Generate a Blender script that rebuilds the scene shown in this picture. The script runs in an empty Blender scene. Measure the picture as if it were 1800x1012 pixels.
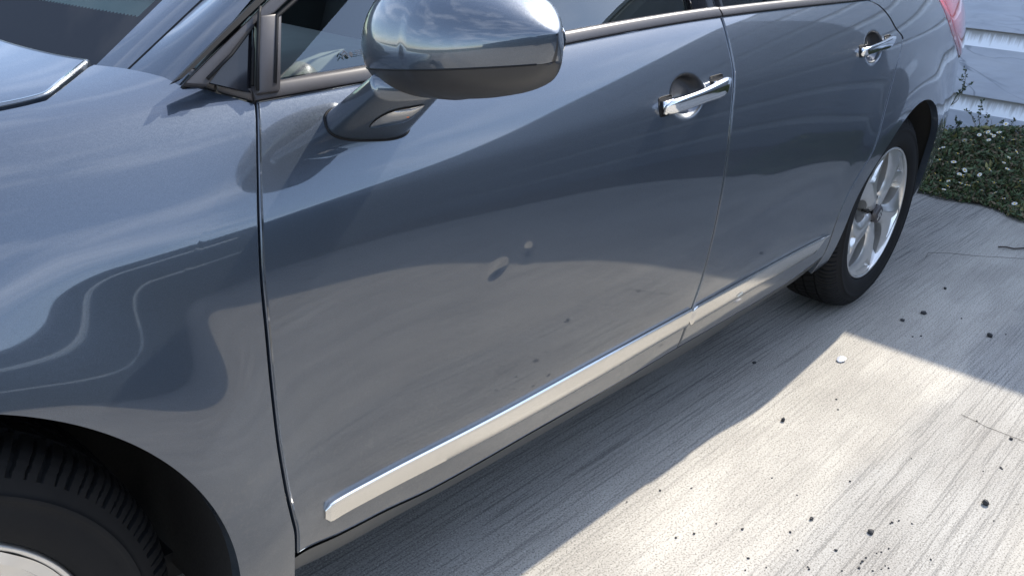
import bpy, bmesh, math, random
import numpy as np
from mathutils import Vector, Matrix
R=math.radians
sc=bpy.context.scene
# ---------------------------------------------------------------- camera, light, exposure
cam_d=bpy.data.cameras.new('camera'); cam=bpy.data.objects.new('camera',cam_d); sc.collection.objects.link(cam); sc.camera=cam
CY,CP,CR=0.7261488658,0.4123621702,0.0566079568
_f=Vector((math.cos(CY)*math.cos(CP),math.sin(CY)*math.cos(CP),-math.sin(CP)))
_r=_f.cross(Vector((0,0,1))).normalized(); _u=_r.cross(_f)
_r2=_r*math.cos(CR)+_u*math.sin(CR); _u2=_u*math.cos(CR)-_r*math.sin(CR)
cam.matrix_world=Matrix(((_r2.x,_u2.x,-_f.x,-0.0508187),(_r2.y,_u2.y,-_f.y,-0.8728605),(_r2.z,_u2.z,-_f.z,1.1968096),(0,0,0,1)))
cam_d.sensor_width=36; cam_d.lens=36*1501.798/1800; cam_d.clip_start=.02; cam_d.clip_end=500
SUN_EL=45.2; SUN_DX,SUN_DY=1.0,0.052       # towards the sun: behind the shed, a little over the car
world=bpy.data.worlds.new('World'); sc.world=world; world.use_nodes=True
nt=world.node_tree; nt.nodes.clear(); N=nt.nodes.new; L=nt.links.new
out=N('ShaderNodeOutputWorld'); bg=N('ShaderNodeBackground'); sky=N('ShaderNodeTexSky'); sky.sky_type='NISHITA'; sky.sun_disc=False
sky.sun_elevation=R(SUN_EL); sky.sun_rotation=math.atan2(SUN_DX,SUN_DY); sky.air_density=1.0; sky.dust_density=.6; sky.ozone_density=1.5
tc=N('ShaderNodeTexCoord'); mp=N('ShaderNodeMapping'); mp.inputs['Scale'].default_value=(1.0,1.5,3.2)
nz=N('ShaderNodeTexNoise'); nz.inputs['Scale'].default_value=2.3; nz.inputs['Detail'].default_value=5; nz.inputs['Roughness'].default_value=.52; nz.inputs['Distortion'].default_value=.35
cr=N('ShaderNodeValToRGB'); cr.color_ramp.elements[0].position=.47; cr.color_ramp.elements[1].position=.78
cr.color_ramp.elements[0].color=(.06,.06,.06,1); cr.color_ramp.elements[1].color=(.5,.5,.5,1)
mx=N('ShaderNodeMix'); mx.data_type='RGBA'; mx.inputs['B'].default_value=(10.2,10.9,12.3,1)
L(tc.outputs['Generated'],mp.inputs['Vector']); L(mp.outputs['Vector'],nz.inputs['Vector']); L(nz.outputs['Fac'],cr.inputs['Fac'])
L(cr.outputs['Color'],mx.inputs['Factor']); L(sky.outputs['Color'],mx.inputs['A']); L(mx.outputs['Result'],bg.inputs['Color']); L(bg.outputs['Background'],out.inputs['Surface'])
bg.inputs['Strength'].default_value=.15
sd=bpy.data.lights.new('sun','SUN'); sd.energy=2.8; sd.angle=R(.53); sd.color=(1,.93,.81)
so=bpy.data.objects.new('sun',sd); sc.collection.objects.link(so)
_h=Vector((SUN_DX,SUN_DY,0)).normalized(); _d=_h*math.cos(R(SUN_EL))+Vector((0,0,math.sin(R(SUN_EL))))
so.rotation_euler=_d.to_track_quat('Z','Y').to_euler(); so.location=(0,0,20)
sc.view_settings.view_transform='Standard'; sc.view_settings.look='None'; sc.view_settings.gamma=1; sc.view_settings.exposure=1.43
sc.view_settings.use_curve_mapping=False

# ---------------------------------------------------------------- body side surface
# x = along the car (front axle at 0, rear axle at 2.813), y = inboard, z = up; s = height above the shoulder crease
def pchip(xs, ys, x):
    xs=np.asarray(xs,float); ys=np.asarray(ys,float); h=np.diff(xs); d=np.diff(ys)/h
    m=np.zeros(len(xs)); m[0]=d[0]; m[-1]=d[-1]
    for i in range(1,len(xs)-1):
        if d[i-1]*d[i]>0:
            w1=2*h[i]+h[i-1]; w2=h[i]+2*h[i-1]; m[i]=(w1+w2)/(w1/d[i-1]+w2/d[i])
    x=np.clip(x,xs[0],xs[-1]); i=np.clip(np.searchsorted(xs,x)-1,0,len(h)-1)
    t=(x-xs[i])/h[i]
    return (2*t**3-3*t*t+1)*ys[i]+(t**3-2*t*t+t)*h[i]*m[i]+(-2*t**3+3*t*t)*ys[i+1]+(t**3-t*t)*h[i]*m[i+1]
def sstep(a,b,x):
    t=np.clip((x-a)/(b-a),0,1); return t*t*t*(t*(6*t-15)+10)
def crease_z(x):
    return pchip([-.9,-.3,.1,.38,.47,.78,.94,1.62,2.57,3.0,4.0],[.655,.769,.808,.826,.831,.845,.852,.891,.922,.931,.94],x)
X0,X1,NX=-1.0,4.0,501
S0,S1,NS=-.72,1.30,2021
def build_table():
    xs=np.linspace(X0,X1,NX); ss=np.linspace(S0,S1,NS)
    door=np.array([(-.72,-30),(-.62,-18),(-.54,-8),(-.47,-3.5),(-.38,-1.0),(-.28,1.2),(-.19,3.6),(-.13,5.2),(-.08,8),(-.012,13.5),(.006,21),(.05,25),(.10,31),(.14,40),(.19,52),(.30,62),(1.3,66)])
    fend=np.array([(-.72,-30),(-.62,-18),(-.54,-8),(-.47,-2.5),(-.38,1.5),(-.28,4.2),(-.19,6.5),(-.10,9),(-.02,14),(.012,24),(.05,30),(.10,37),(.14,48),(.19,66),(.26,78),(.36,82),(.6,86),(1.3,89.5)])
    rear=np.array([(-.72,-30),(-.62,-17),(-.54,-8),(-.47,-3.5),(-.38,-.2),(-.28,2.8),(-.19,6),(-.10,9.5),(-.02,12),(.012,19),(.05,24),(.10,29),(.14,34),(.19,42),(.30,55),(1.3,66)])
    T=[pchip(c[:,0],c[:,1],ss) for c in (door,fend,rear)]
    wf=1-sstep(.28,.82,xs); wr=sstep(1.9,2.7,xs)
    t=T[0][None]*(1-wf-wr)[:,None]+T[1][None]*wf[:,None]+T[2][None]*wr[:,None]
    k=np.exp(-.5*(np.arange(-24,25)/5.)**2); k/=k.sum()
    tp=np.pad(t,((0,0),(24,24)),mode='edge')
    t=np.stack([np.convolve(r,k,mode='valid') for r in tp])
    a=np.radians(t); ds=ss[1]-ss[0]
    def integ(f):
        c=np.concatenate([np.zeros((NX,1)),np.cumsum((f[:,1:]+f[:,:-1])*.5*ds,axis=1)],1)
        i0=np.argmin(abs(ss)); return c-c[:,i0:i0+1]
    return integ(np.sin(a))+.03, integ(np.cos(a))
TY,TZ=build_table()
def _lookup(T,x,s):
    fx=np.clip((x-X0)/(X1-X0)*(NX-1),0,NX-1.001); fs=np.clip((s-S0)/(S1-S0)*(NS-1),0,NS-1.001)
    i=fx.astype(int); j=fs.astype(int); u=fx-i; v=fs-j
    return (T[i,j]*(1-u)+T[i+1,j]*u)*(1-v)+(T[i,j+1]*(1-u)+T[i+1,j+1]*u)*v
def plan(x):
    r=np.maximum(x-2.55,0); f=np.maximum(.45-x,0)
    return .118*r*r*(1+.25*np.maximum(r-.8,0))+.045*f*f
WHEEL_Z=.338; REAR_X=2.813; ARCH_R=.392; ARCH_Z=.342
DENTS=[(.973,-.177,.0120,.0115,.0012,0),(.897,-.190,.017,.0085,.0016,.3)]
CUPS=[(1.462,-.003),(2.40,-.006)]
def body(x,s,detail=True):
    x=np.asarray(x,float); s=np.asarray(s,float); x,s=np.broadcast_arrays(x,s)
    y=_lookup(TY,x,s)+plan(x); z=_lookup(TZ,x,s)+crease_z(x)
    # flares over the wheels
    r=np.sqrt(x*x+(z-.30)**2)
    y=y-.018*sstep(.60,.40,r)*sstep(.20,-.06,s)
    r=np.sqrt((x-REAR_X)**2+(z-.32)**2)
    y=y-.014*sstep(.60,.42,r)*sstep(.12,-.08,s)*sstep(.42,.66,z)
    y=y+.012*sstep(1.55,2.42,x)*sstep(-.16,-.46,s)*(1-sstep(2.45,2.8,x))
    if detail:
        for (cx,cs,a,b,d,rot) in DENTS:
            u=(x-cx)*math.cos(rot)+(s-cs)*math.sin(rot); v=-(x-cx)*math.sin(rot)+(s-cs)*math.cos(rot)
            y=y+d*np.exp(-(u/a)**2-(v/b)**2)
        for (cx,cs) in CUPS:
            q=np.sqrt(((x-cx)/.066)**2+((s-cs)/.047)**2)
            y=y+.026*(1-sstep(.55,1.0,q))
    return np.stack([x,y,z],-1)
def s_of_z(x,z):
    x=np.atleast_1d(np.asarray(x,float)); z=np.broadcast_to(z,x.shape).astype(float)
    lo=np.full(x.shape,-.72); hi=np.full(x.shape,.6)
    for _ in range(40):
        m=(lo+hi)/2; b=(_lookup(TZ,x,m)+crease_z(x))<z; lo=np.where(b,m,lo); hi=np.where(b,hi,m)
    return (lo+hi)/2

# ---------------------------------------------------------------- helpers
def col(c,a=1): return (c[0],c[1],c[2],a)
class NB:
    def __init__(s,name):
        s.m=bpy.data.materials.new(name); s.m.use_nodes=True; s.t=s.m.node_tree; s.b=s.t.nodes['Principled BSDF']
        s.o=s.t.nodes['Material Output']; s._tc=None
    def n(s,ty,**k):
        nd=s.t.nodes.new(ty)
        for a,v in k.items():
            if a.startswith('i_'):
                key=a[2:].replace('_',' '); nd.inputs[key].default_value=v
            else: setattr(nd,a,v)
        return nd
    def l(s,a,b): s.t.links.new(a,b)
    def tc(s):
        if s._tc is None: s._tc=s.n('ShaderNodeTexCoord')
        return s._tc
    def noise(s,scale,detail=4,rough=.5,vec=None,sc3=None,dist=0,coord='Object',rot=None):
        v=vec or s.tc().outputs[coord]
        if sc3 or rot:
            mp=s.n('ShaderNodeMapping')
            if sc3: mp.inputs['Scale'].default_value=sc3
            if rot: mp.inputs['Rotation'].default_value=rot
            s.l(v,mp.inputs['Vector']); v=mp.outputs['Vector']
        nd=s.n('ShaderNodeTexNoise'); nd.inputs['Scale'].default_value=scale; nd.inputs['Detail'].default_value=detail
        nd.inputs['Roughness'].default_value=rough; nd.inputs['Distortion'].default_value=dist; s.l(v,nd.inputs['Vector']); return nd.outputs['Fac']
    def voro(s,scale,feature='F1',vec=None,coord='Object',rand=1):
        nd=s.n('ShaderNodeTexVoronoi'); nd.feature=feature; nd.inputs['Scale'].default_value=scale; nd.inputs['Randomness'].default_value=rand
        s.l(vec or s.tc().outputs[coord],nd.inputs['Vector']); return nd
    def ramp(s,fac,stops):
        nd=s.n('ShaderNodeValToRGB'); e=nd.color_ramp.elements
        while len(e)<len(stops): e.new(.5)
        for i,(p,c) in enumerate(stops):
            e[i].position=p; e[i].color=col(c) if hasattr(c,'__len__') else (c,c,c,1)
        s.l(fac,nd.inputs['Fac']); return nd.outputs['Color']
    def mix(s,fac,a,b,mode='MIX'):
        nd=s.n('ShaderNodeMix'); nd.data_type='RGBA'; nd.blend_type=mode
        for key,v in (('Factor',fac),('A',a),('B',b)):
            if hasattr(v,'links') or isinstance(v,bpy.types.NodeSocket): s.l(v,nd.inputs[key])
            elif key=='Factor': nd.inputs[key].default_value=v
            else: nd.inputs[key].default_value=col(v) if hasattr(v,'__len__') else (v,v,v,1)
        return nd.outputs['Result']
    def math(s,op,a,b=0,c=None):
        nd=s.n('ShaderNodeMath'); nd.operation=op
        for i,v in enumerate((a,b) if c is None else (a,b,c)):
            if isinstance(v,bpy.types.NodeSocket): s.l(v,nd.inputs[i])
            else: nd.inputs[i].default_value=v
        return nd.outputs[0]
    def bump(s,h,strength=.3,dist=.001,prev=None):
        nd=s.n('ShaderNodeBump'); nd.inputs['Strength'].default_value=strength; nd.inputs['Distance'].default_value=dist
        s.l(h,nd.inputs['Height'])
        if prev is not None: s.l(prev,nd.inputs['Normal'])
        return nd.outputs['Normal']
    def set(s,**k):
        for a,v in k.items():
            key={'color':'Base Color','rough':'Roughness','metal':'Metallic','ior':'IOR','coat':'Coat Weight','coat_rough':'Coat Roughness','coat_ior':'Coat IOR','normal':'Normal','spec':'Specular IOR Level','sss':'Subsurface Weight','trans':'Transmission Weight','coat_normal':'Coat Normal','alpha':'Alpha'}[a]
            if isinstance(v,bpy.types.NodeSocket): s.l(v,s.b.inputs[key])
            else: s.b.inputs[key].default_value=col(v) if hasattr(v,'__len__') else v
        return s
def simple(name,c,rough=.5,metal=0,var=.12,scale=30,**k):
    b=NB(name); f=b.noise(scale,4)
    b.set(color=b.mix(f,tuple(x*(1-var) for x in c),tuple(x*(1+var) for x in c)),rough=rough,metal=metal,**k); return b.m

def m_paint():
    b=NB('grey_blue_metallic_paint')
    v=b.voro(900); fl=b.voro(2600)
    h=b.noise(1.0,2)
    # metallic flakes: each cell tips the base layer a little and has its own brightness
    cellc=b.n('ShaderNodeSeparateColor'); b.l(fl.outputs['Color'],cellc.inputs[0])
    tip=b.n('ShaderNodeVectorMath',operation='SUBTRACT'); b.l(fl.outputs['Color'],tip.inputs[0]); tip.inputs[1].default_value=(.5,.5,.5)
    ts=b.n('ShaderNodeVectorMath',operation='SCALE'); b.l(tip.outputs[0],ts.inputs[0]); ts.inputs['Scale'].default_value=.15
    g=b.n('ShaderNodeNewGeometry'); ad=b.n('ShaderNodeVectorMath',operation='ADD'); b.l(g.outputs['Normal'],ad.inputs[0]); b.l(ts.outputs[0],ad.inputs[1])
    nm=b.n('ShaderNodeVectorMath',operation='NORMALIZE'); b.l(ad.outputs[0],nm.inputs[0])
    base=b.mix(cellc.outputs[0],(.041,.053,.071),(.057,.073,.098))
    # road dust on the lower doors
    sx=b.n('ShaderNodeSeparateXYZ'); b.l(g.outputs['Position'],sx.inputs[0])
    low=b.n('ShaderNodeMapRange'); low.inputs['From Min'].default_value=.62; low.inputs['From Max'].default_value=.28; b.l(sx.outputs['Z'],low.inputs['Value'])
    dn=b.ramp(b.noise(7,6,.65,sc3=(.5,1,1.6)),[(.45,0),(.75,1)])
    dn2=b.ramp(b.noise(160,3,.6),[(.52,0),(.62,1)])
    df=b.math('MULTIPLY',b.math('MULTIPLY',low.outputs[0],dn),b.math('MULTIPLY_ADD',dn2,.35,.20))
    spk=b.ramp(b.noise(420,2,.5),[(.76,0),(.79,1)])
    df=b.math('MAXIMUM',df,b.math('MULTIPLY',spk,b.math('MULTIPLY',low.outputs[0],.5)))
    b.set(color=b.mix(df,base,(.20,.19,.165)),metal=b.math('SUBTRACT',.55,b.math('MULTIPLY',df,.5)),rough=.35,normal=nm.outputs[0],coat=1.0,coat_rough=b.math('MULTIPLY_ADD',df,.35,.035),coat_ior=1.78)
    return b.m
def m_glass(name,tint,refl=1.5,frit=False,k=1.0):
    b=NB(name); b.t.nodes.remove(b.b)
    tr=b.n('ShaderNodeBsdfTransparent'); tr.inputs[0].default_value=col(tint)
    gl=b.n('ShaderNodeBsdfGlossy'); gl.inputs['Roughness'].default_value=.003
    fr=b.n('ShaderNodeFresnel'); fr.inputs['IOR'].default_value=refl
    mx=b.n('ShaderNodeMixShader')
    b.l(b.math('MULTIPLY',fr.outputs[0],k),mx.inputs[0]); b.l(gl.outputs[0],mx.inputs[2])
    if frit:
        uv=b.n('ShaderNodeUVMap'); sp=b.n('ShaderNodeSeparateXYZ'); b.l(uv.outputs[0],sp.inputs[0])
        dot=b.math('MULTIPLY',b.math('SINE',b.math('MULTIPLY',sp.outputs['X'],1500)),.0022)
        f=b.math('LESS_THAN',b.math('ADD',sp.outputs['Y'],dot),.262)
        e=b.math('LESS_THAN',sp.outputs['X'],.012)
        f=b.math('MAXIMUM',f,e)
        df=b.n('ShaderNodeBsdfDiffuse'); df.inputs[0].default_value=(.006,.006,.007,1)
        m2=b.n('ShaderNodeMixShader'); b.l(f,m2.inputs[0]); b.l(tr.outputs[0],m2.inputs[1]); b.l(df.outputs[0],m2.inputs[2]); b.l(m2.outputs[0],mx.inputs[1])
    else: b.l(tr.outputs[0],mx.inputs[1])
    b.l(mx.outputs[0],b.o.inputs['Surface']); return b.m
def m_concrete():
    b=NB('broomed_concrete'); P='Object'
    big=b.noise(1.1,5,.6); mid=b.noise(5,6,.62,sc3=(.5,1.4,1)); fine=b.noise(230,3,.7); grit=b.noise(88,4,.75)
    wig=b.noise(3,3,.5); 
    # broom grooves run along x
    sp=b.n('ShaderNodeSeparateXYZ'); b.l(b.tc().outputs[P],sp.inputs[0])
    cx=b.n('ShaderNodeCombineXYZ'); b.l(b.math('MULTIPLY',sp.outputs['X'],2.4),cx.inputs[0]); b.l(b.math('MULTIPLY_ADD',b.math('SUBTRACT',wig,.5),.9,b.math('MULTIPLY',sp.outputs['Y'],135)),cx.inputs[1])
    gr=b.noise(1.0,5,.62,vec=cx.outputs[0])
    cx2=b.n('ShaderNodeCombineXYZ'); b.l(b.math('MULTIPLY',sp.outputs['X'],1.1),cx2.inputs[0]); b.l(b.math('MULTIPLY',sp.outputs['Y'],17),cx2.inputs[1])
    gr2=b.noise(1.0,4,.6,vec=cx2.outputs[0])
    comb=b.math('ADD',b.math('MULTIPLY',gr,.56),b.math('MULTIPLY',b.noise(330,3,.75),.44))
    groove=b.ramp(comb,[(.435,0),(.480,1)]); deep=b.ramp(b.math('ABSOLUTE',b.math('SUBTRACT',gr2,.44)),[(.0,.35),(.007,1)])
    # how strongly the broom marked each lane: strong beside the car (where shade is painted too) and further out
    broom_shade=b.n('ShaderNodeMapRange'); broom_shade.inputs['From Min'].default_value=-.10; broom_shade.inputs['From Max'].default_value=.14; b.l(sp.outputs['Y'],broom_shade.inputs['Value'])
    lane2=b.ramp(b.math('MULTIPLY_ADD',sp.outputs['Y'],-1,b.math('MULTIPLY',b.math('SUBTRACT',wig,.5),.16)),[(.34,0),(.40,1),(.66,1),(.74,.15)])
    lanes=b.math('MAXIMUM',broom_shade.outputs[0],b.math('MULTIPLY',lane2,.52)); lanes=b.math('MULTIPLY_ADD',lanes,.70,.28)
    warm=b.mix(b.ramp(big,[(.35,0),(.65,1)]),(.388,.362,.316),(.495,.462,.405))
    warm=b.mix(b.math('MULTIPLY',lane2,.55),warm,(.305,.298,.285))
    warm=b.mix(b.math('MULTIPLY',broom_shade.outputs[0],.62),warm,(.19,.187,.182))  # car's shade deepened in the colour: concrete painted darker beside and under it
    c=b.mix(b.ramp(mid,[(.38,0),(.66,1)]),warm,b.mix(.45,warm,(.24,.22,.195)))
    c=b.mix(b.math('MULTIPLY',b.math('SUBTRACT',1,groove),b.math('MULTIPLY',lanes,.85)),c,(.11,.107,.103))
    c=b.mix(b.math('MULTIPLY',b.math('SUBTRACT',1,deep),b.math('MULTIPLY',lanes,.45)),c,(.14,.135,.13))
    c=b.mix(b.ramp(fine,[(.40,.8),(.455,0)]),c,(.14,.128,.112))
    c=b.mix(b.ramp(grit,[(.33,.8),(.37,0)]),c,(.12,.11,.10))
    c=b.mix(b.ramp(fine,[(.58,0),(.70,.6)]),c,(.60,.58,.53))
    sx_=b.n('ShaderNodeMapRange'); sx_.inputs['From Min'].default_value=-.02; sx_.inputs['From Max'].default_value=.3; b.l(sp.outputs['Y'],sx_.inputs['Value'])
    h=b.math('ADD',b.math('MULTIPLY',groove,lanes),b.math('ADD',b.math('MULTIPLY',fine,.5),b.math('MULTIPLY',grit,.6)))
    n=b.bump(h,.5,.0016)
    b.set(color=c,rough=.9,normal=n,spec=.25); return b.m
def m_wall():
    b=NB('pale_painted_cladding')
    g=b.noise(3,5,.6,sc3=(1,1,3)); arc=b.noise(1.7,3,.5,sc3=(1,.5,1.9),dist=2.2)
    sp=b.n('ShaderNodeSeparateXYZ'); b.l(b.tc().outputs['Object'],sp.inputs[0])
    c=b.mix(b.ramp(g,[(.3,0),(.7,1)]),(.43,.465,.545),(.52,.55,.62))
    scuff=b.ramp(b.math('ABSOLUTE',b.math('SUBTRACT',arc,.5)),[(0,1),(.020,0)])
    gate=b.ramp(b.noise(1.2,2),[(.45,0),(.6,1)])
    c=b.mix(b.math('MULTIPLY',b.math('MULTIPLY',scuff,gate),.95),c,(.24,.27,.33))
    b.set(color=c,rough=.30,normal=b.bump(b.noise(3.2,4,.55,sc3=(1,.5,1.6)),.7,.02)); return b.m
def m_ledge():
    b=NB('weathered_shaded_ledge')
    st=b.noise(1,5,.6,sc3=(1,38,3)); sp=b.n('ShaderNodeSeparateXYZ'); b.l(b.tc().outputs['UV'],sp.inputs[0])
    f=b.math('MULTIPLY_ADD',b.math('SUBTRACT',st,.5),1.3,sp.outputs['Y'])
    c=b.mix(b.ramp(f,[(.45,0),(.75,.75)]),(.74,.77,.82),(.26,.25,.24))  # dirt streaks, and the overhang's shadow band painted dark along the top
    b.set(color=c,rough=.6); return b.m
M={}
M['paint']=m_paint()
M['chrome']=simple('chrome',(.80,.81,.83),.06,1.0,.03,20)
M['strip']=simple('brushed_bright_trim',(.70,.685,.655),.20,1.0,.05,40)
M['black']=simple('black_plastic',(.020,.020,.022),.42,0,.2,60)
M['satin']=simple('dark_grey_satin_trim',(.060,.055,.056),.40,.25,.12,90)
M['seal']=simple('rubber_seal',(.008,.008,.009),.6,0,.2,60,spec=.2)
M['void']=simple('dark_cavity',(.006,.006,.006),.9,0,.2,20)
M['gloss']=simple('gloss_black_pillar',(.008,.008,.010),.08,0,.1,20)
M['liner']=simple('arch_liner_felt',(.018,.016,.014),.95,0,.6,220)
M['glass']=m_glass('tinted_side_glass',(.60,.72,.68),1.95,False,1.2)
M['screen']=m_glass('windscreen_glass',(.55,.66,.62),1.5,True,.06)
M['clear']=m_glass('clear_lens',(.93,.93,.93),1.5)
M['alloy']=simple('silver_alloy',(.68,.665,.64),.30,.85,.06,50,coat=.4,coat_rough=.08)
M['red']=simple('red_lens',(.42,.03,.04),.08,0,.08,8,coat=1.0,coat_rough=.02)
M['orange']=simple('orange_bulb',(.60,.12,.01),.2)
M['interior']=simple('interior_plastic',(.030,.034,.035),.6)
M['fabric']=simple('seat_fabric',(.05,.052,.055),.85)
M['sill']=simple('sill_plastic',(.040,.042,.042),.38,0,.12,60,coat=.25,coat_rough=.15)
M['dash']=simple('dash_top',(.12,.13,.13),.7)
M['mirror']=simple('mirror_glass',(.85,.86,.88),.02,1.0,.01)
M['disc']=simple('brake_disc',(.02,.018,.016),.6,.3)
def m_tyre():
    b=NB('tyre_rubber'); f=b.noise(26,5,.6); d=b.ramp(b.noise(9,4,.6),[(.4,0),(.8,1)])
    b.set(color=b.mix(b.math('MULTIPLY',d,.5),b.mix(f,(.0045,.0045,.005),(.008,.008,.0085)),(.014,.013,.012)),rough=.75,spec=.25,normal=b.bump(b.noise(300,3),.25,.0006)); return b.m
M['tyre']=m_tyre()
M['concrete']=m_concrete(); M['wall']=m_wall(); M['ledge']=m_ledge()

def link(name,verts,faces,mat,parent=None,smooth=True,uv=None):
    me=bpy.data.meshes.new(name)
    V=np.asarray(verts,dtype=np.float32).reshape(-1,3)
    me.from_pydata(V.tolist(),[],faces if isinstance(faces,list) else faces.tolist())
    me.validate(clean_customdata=False)
    if smooth: me.polygons.foreach_set('use_smooth',[True]*len(me.polygons))
    if uv is not None:
        ul=me.uv_layers.new(name='UVMap'); idx=np.zeros(len(me.loops),dtype=np.int32); me.loops.foreach_get('vertex_index',idx)
        ul.data.foreach_set('uv',np.asarray(uv,dtype=np.float32).reshape(-1,2)[idx].ravel())
    me.materials.append(mat); me.update()
    o=bpy.data.objects.new(name,me); sc.collection.objects.link(o)
    if parent is not None: o.parent=parent
    return o
def thing(name,label,cat,loc=(0,0,0),group=None):
    o=bpy.data.objects.new(name,None); sc.collection.objects.link(o); o.location=loc; o.empty_display_size=.1
    o['label']=label; o['category']=cat
    if group: o['group']=group
    return o
def tag(o,label,cat,group=None):
    o['label']=label; o['category']=cat
    if group: o['group']=group
    return o
def fix_normals(o):
    bm=bmesh.new(); bm.from_mesh(o.data); bmesh.ops.recalc_face_normals(bm,faces=bm.faces); bm.to_mesh(o.data); bm.free(); return o
def gfaces(n,m,closed_m=False,off=0):
    i=np.arange(n-1)[:,None]; jn=m if closed_m else m-1; j=np.arange(jn)[None]; j2=(j+1)%m
    a=i*m+j; b=i*m+j2; c=(i+1)*m+j2; d=(i+1)*m+j
    return (np.stack([a,b,c,d],-1).reshape(-1,4)+off)
def grid(name,P,mat,parent=None,rim=None,uv=False,flip=False,hard_row0=False):
    """grid surface; rim=(depth,radius): rolled edge turned back behind the sheet"""
    n,m=P.shape[:2]; F=gfaces(n,m); V=[P.reshape(-1,3)]
    if rim:
        # vertex normals
        du=np.gradient(P,axis=0); dv=np.gradient(P,axis=1); nn=np.cross(du,dv); nn/=np.linalg.norm(nn,axis=-1,keepdims=True)+1e-12
        if nn[...,1].mean()>0: nn=-nn
        loop=[(0,j) for j in range(m)]+[(i,m-1) for i in range(1,n)]+[(n-1,j) for j in range(m-2,-1,-1)]+[(i,0) for i in range(n-2,0,-1)]
        L_=np.array(loop); B=P[L_[:,0],L_[:,1]]; NB_=nn[L_[:,0],L_[:,1]]
        tang=np.roll(B,-1,0)-np.roll(B,1,0); o_=np.cross(tang,NB_); o_/=np.linalg.norm(o_,axis=1,keepdims=True)+1e-12
        cen=P.reshape(-1,3).mean(0)
        inner=P[np.clip(L_[:,0],1,n-2),np.clip(L_[:,1],1,m-2)]
        s=np.sign(((B-inner)*o_).sum()); o_*=s
        hr=np.where((L_[:,0]==0)&hard_row0,0.0,1.0)[:,None]
        d,r=rim; base=n*m; k=len(loop); idx0=L_[:,0]*m+L_[:,1]; prev=idx0; FF=[F]
        for q,(a,dd) in enumerate([(.38*r,.08*r),(.71*r,.29*r),(.92*r,.62*r),(r,r),(r,d)]):
            V.append(B+o_*a*hr-NB_*dd); cur=base+q*k+np.arange(k)
            FF.append(np.stack([prev,np.roll(prev,-1),np.roll(cur,-1),cur],-1)); prev=cur
        F=np.concatenate(FF)
    uvs=None
    if uv:
        U,W=np.meshgrid(np.linspace(0,1,m),np.linspace(0,1,n)); uvs=np.stack([U,W],-1).reshape(-1,2)
    return link(name,np.concatenate(V),F,mat,parent,uv=uvs)
def loft(name,secs,mat,parent=None,closed=True,caps=True,smooth=True):
    S=np.asarray(secs,float); n,m=S.shape[:2]; F=gfaces(n,m,closed).tolist()
    if caps and closed: F.append(list(range(m))[::-1]); F.append([ (n-1)*m+i for i in range(m)])
    o=link(name,S.reshape(-1,3),F,mat,parent,smooth); return fix_normals(o)
def sharp(o,deg=35):
    bm=bmesh.new(); bm.from_mesh(o.data)
    for e in bm.edges:
        if len(e.link_faces)==2 and e.calc_face_angle(0)>R(deg): e.smooth=False
    bm.to_mesh(o.data); bm.free(); return o
def tube(name,pts,rad,mat,parent=None,k=8):
    P=np.asarray(pts,float); n=len(P); r=np.broadcast_to(rad,(n,)); T=np.gradient(P,axis=0); T/=np.linalg.norm(T,axis=1,keepdims=True)
    up=np.array([0,0,1.]) if abs(T[0,2])<.9 else np.array([1.,0,0]); S=[]
    for i in range(n):
        a=np.cross(T[i],up); a/=np.linalg.norm(a); b=np.cross(a,T[i]); t=np.arange(k)*2*math.pi/k
        S.append(P[i]+r[i]*(np.cos(t)[:,None]*a+np.sin(t)[:,None]*b))
    return loft(name,S,mat,parent)
def prism(name,poly,axis_vec,mat,parent=None,bev=0):
    """polygon (3d points) extruded along a vector"""
    P=np.asarray(poly,float); n=len(P); V=np.concatenate([P,P+np.asarray(axis_vec,float)])
    F=[list(range(n))[::-1],list(range(n,2*n))]+[[i,(i+1)%n,n+(i+1)%n,n+i] for i in range(n)]
    o=fix_normals(link(name,V,F,mat,parent,smooth=False))
    if bev:
        bm=bmesh.new(); bm.from_mesh(o.data); bmesh.ops.bevel(bm,geom=list(bm.edges),offset=bev,segments=2,affect='EDGES',profile=.5,clamp_overlap=True); bm.to_mesh(o.data); bm.free()
        sharp(o)
        o.data.polygons.foreach_set('use_smooth',[True]*len(o.data.polygons))
    return o
def box(name,lo,hi,mat,parent=None,bev=0):
    x0,y0,z0=lo; x1,y1,z1=hi
    return prism(name,[(x0,y0,z0),(x1,y0,z0),(x1,y1,z0),(x0,y1,z0)],(0,0,z1-z0),mat,parent,bev)
def resample(pts,k):
    P=np.asarray(pts,float); d=np.concatenate([[0],np.cumsum(np.linalg.norm(np.diff(P,axis=0),axis=1))])
    t=np.linspace(0,d[-1],k); return np.stack([pchip(d,P[:,i],t) for i in range(P.shape[1])],1)

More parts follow.
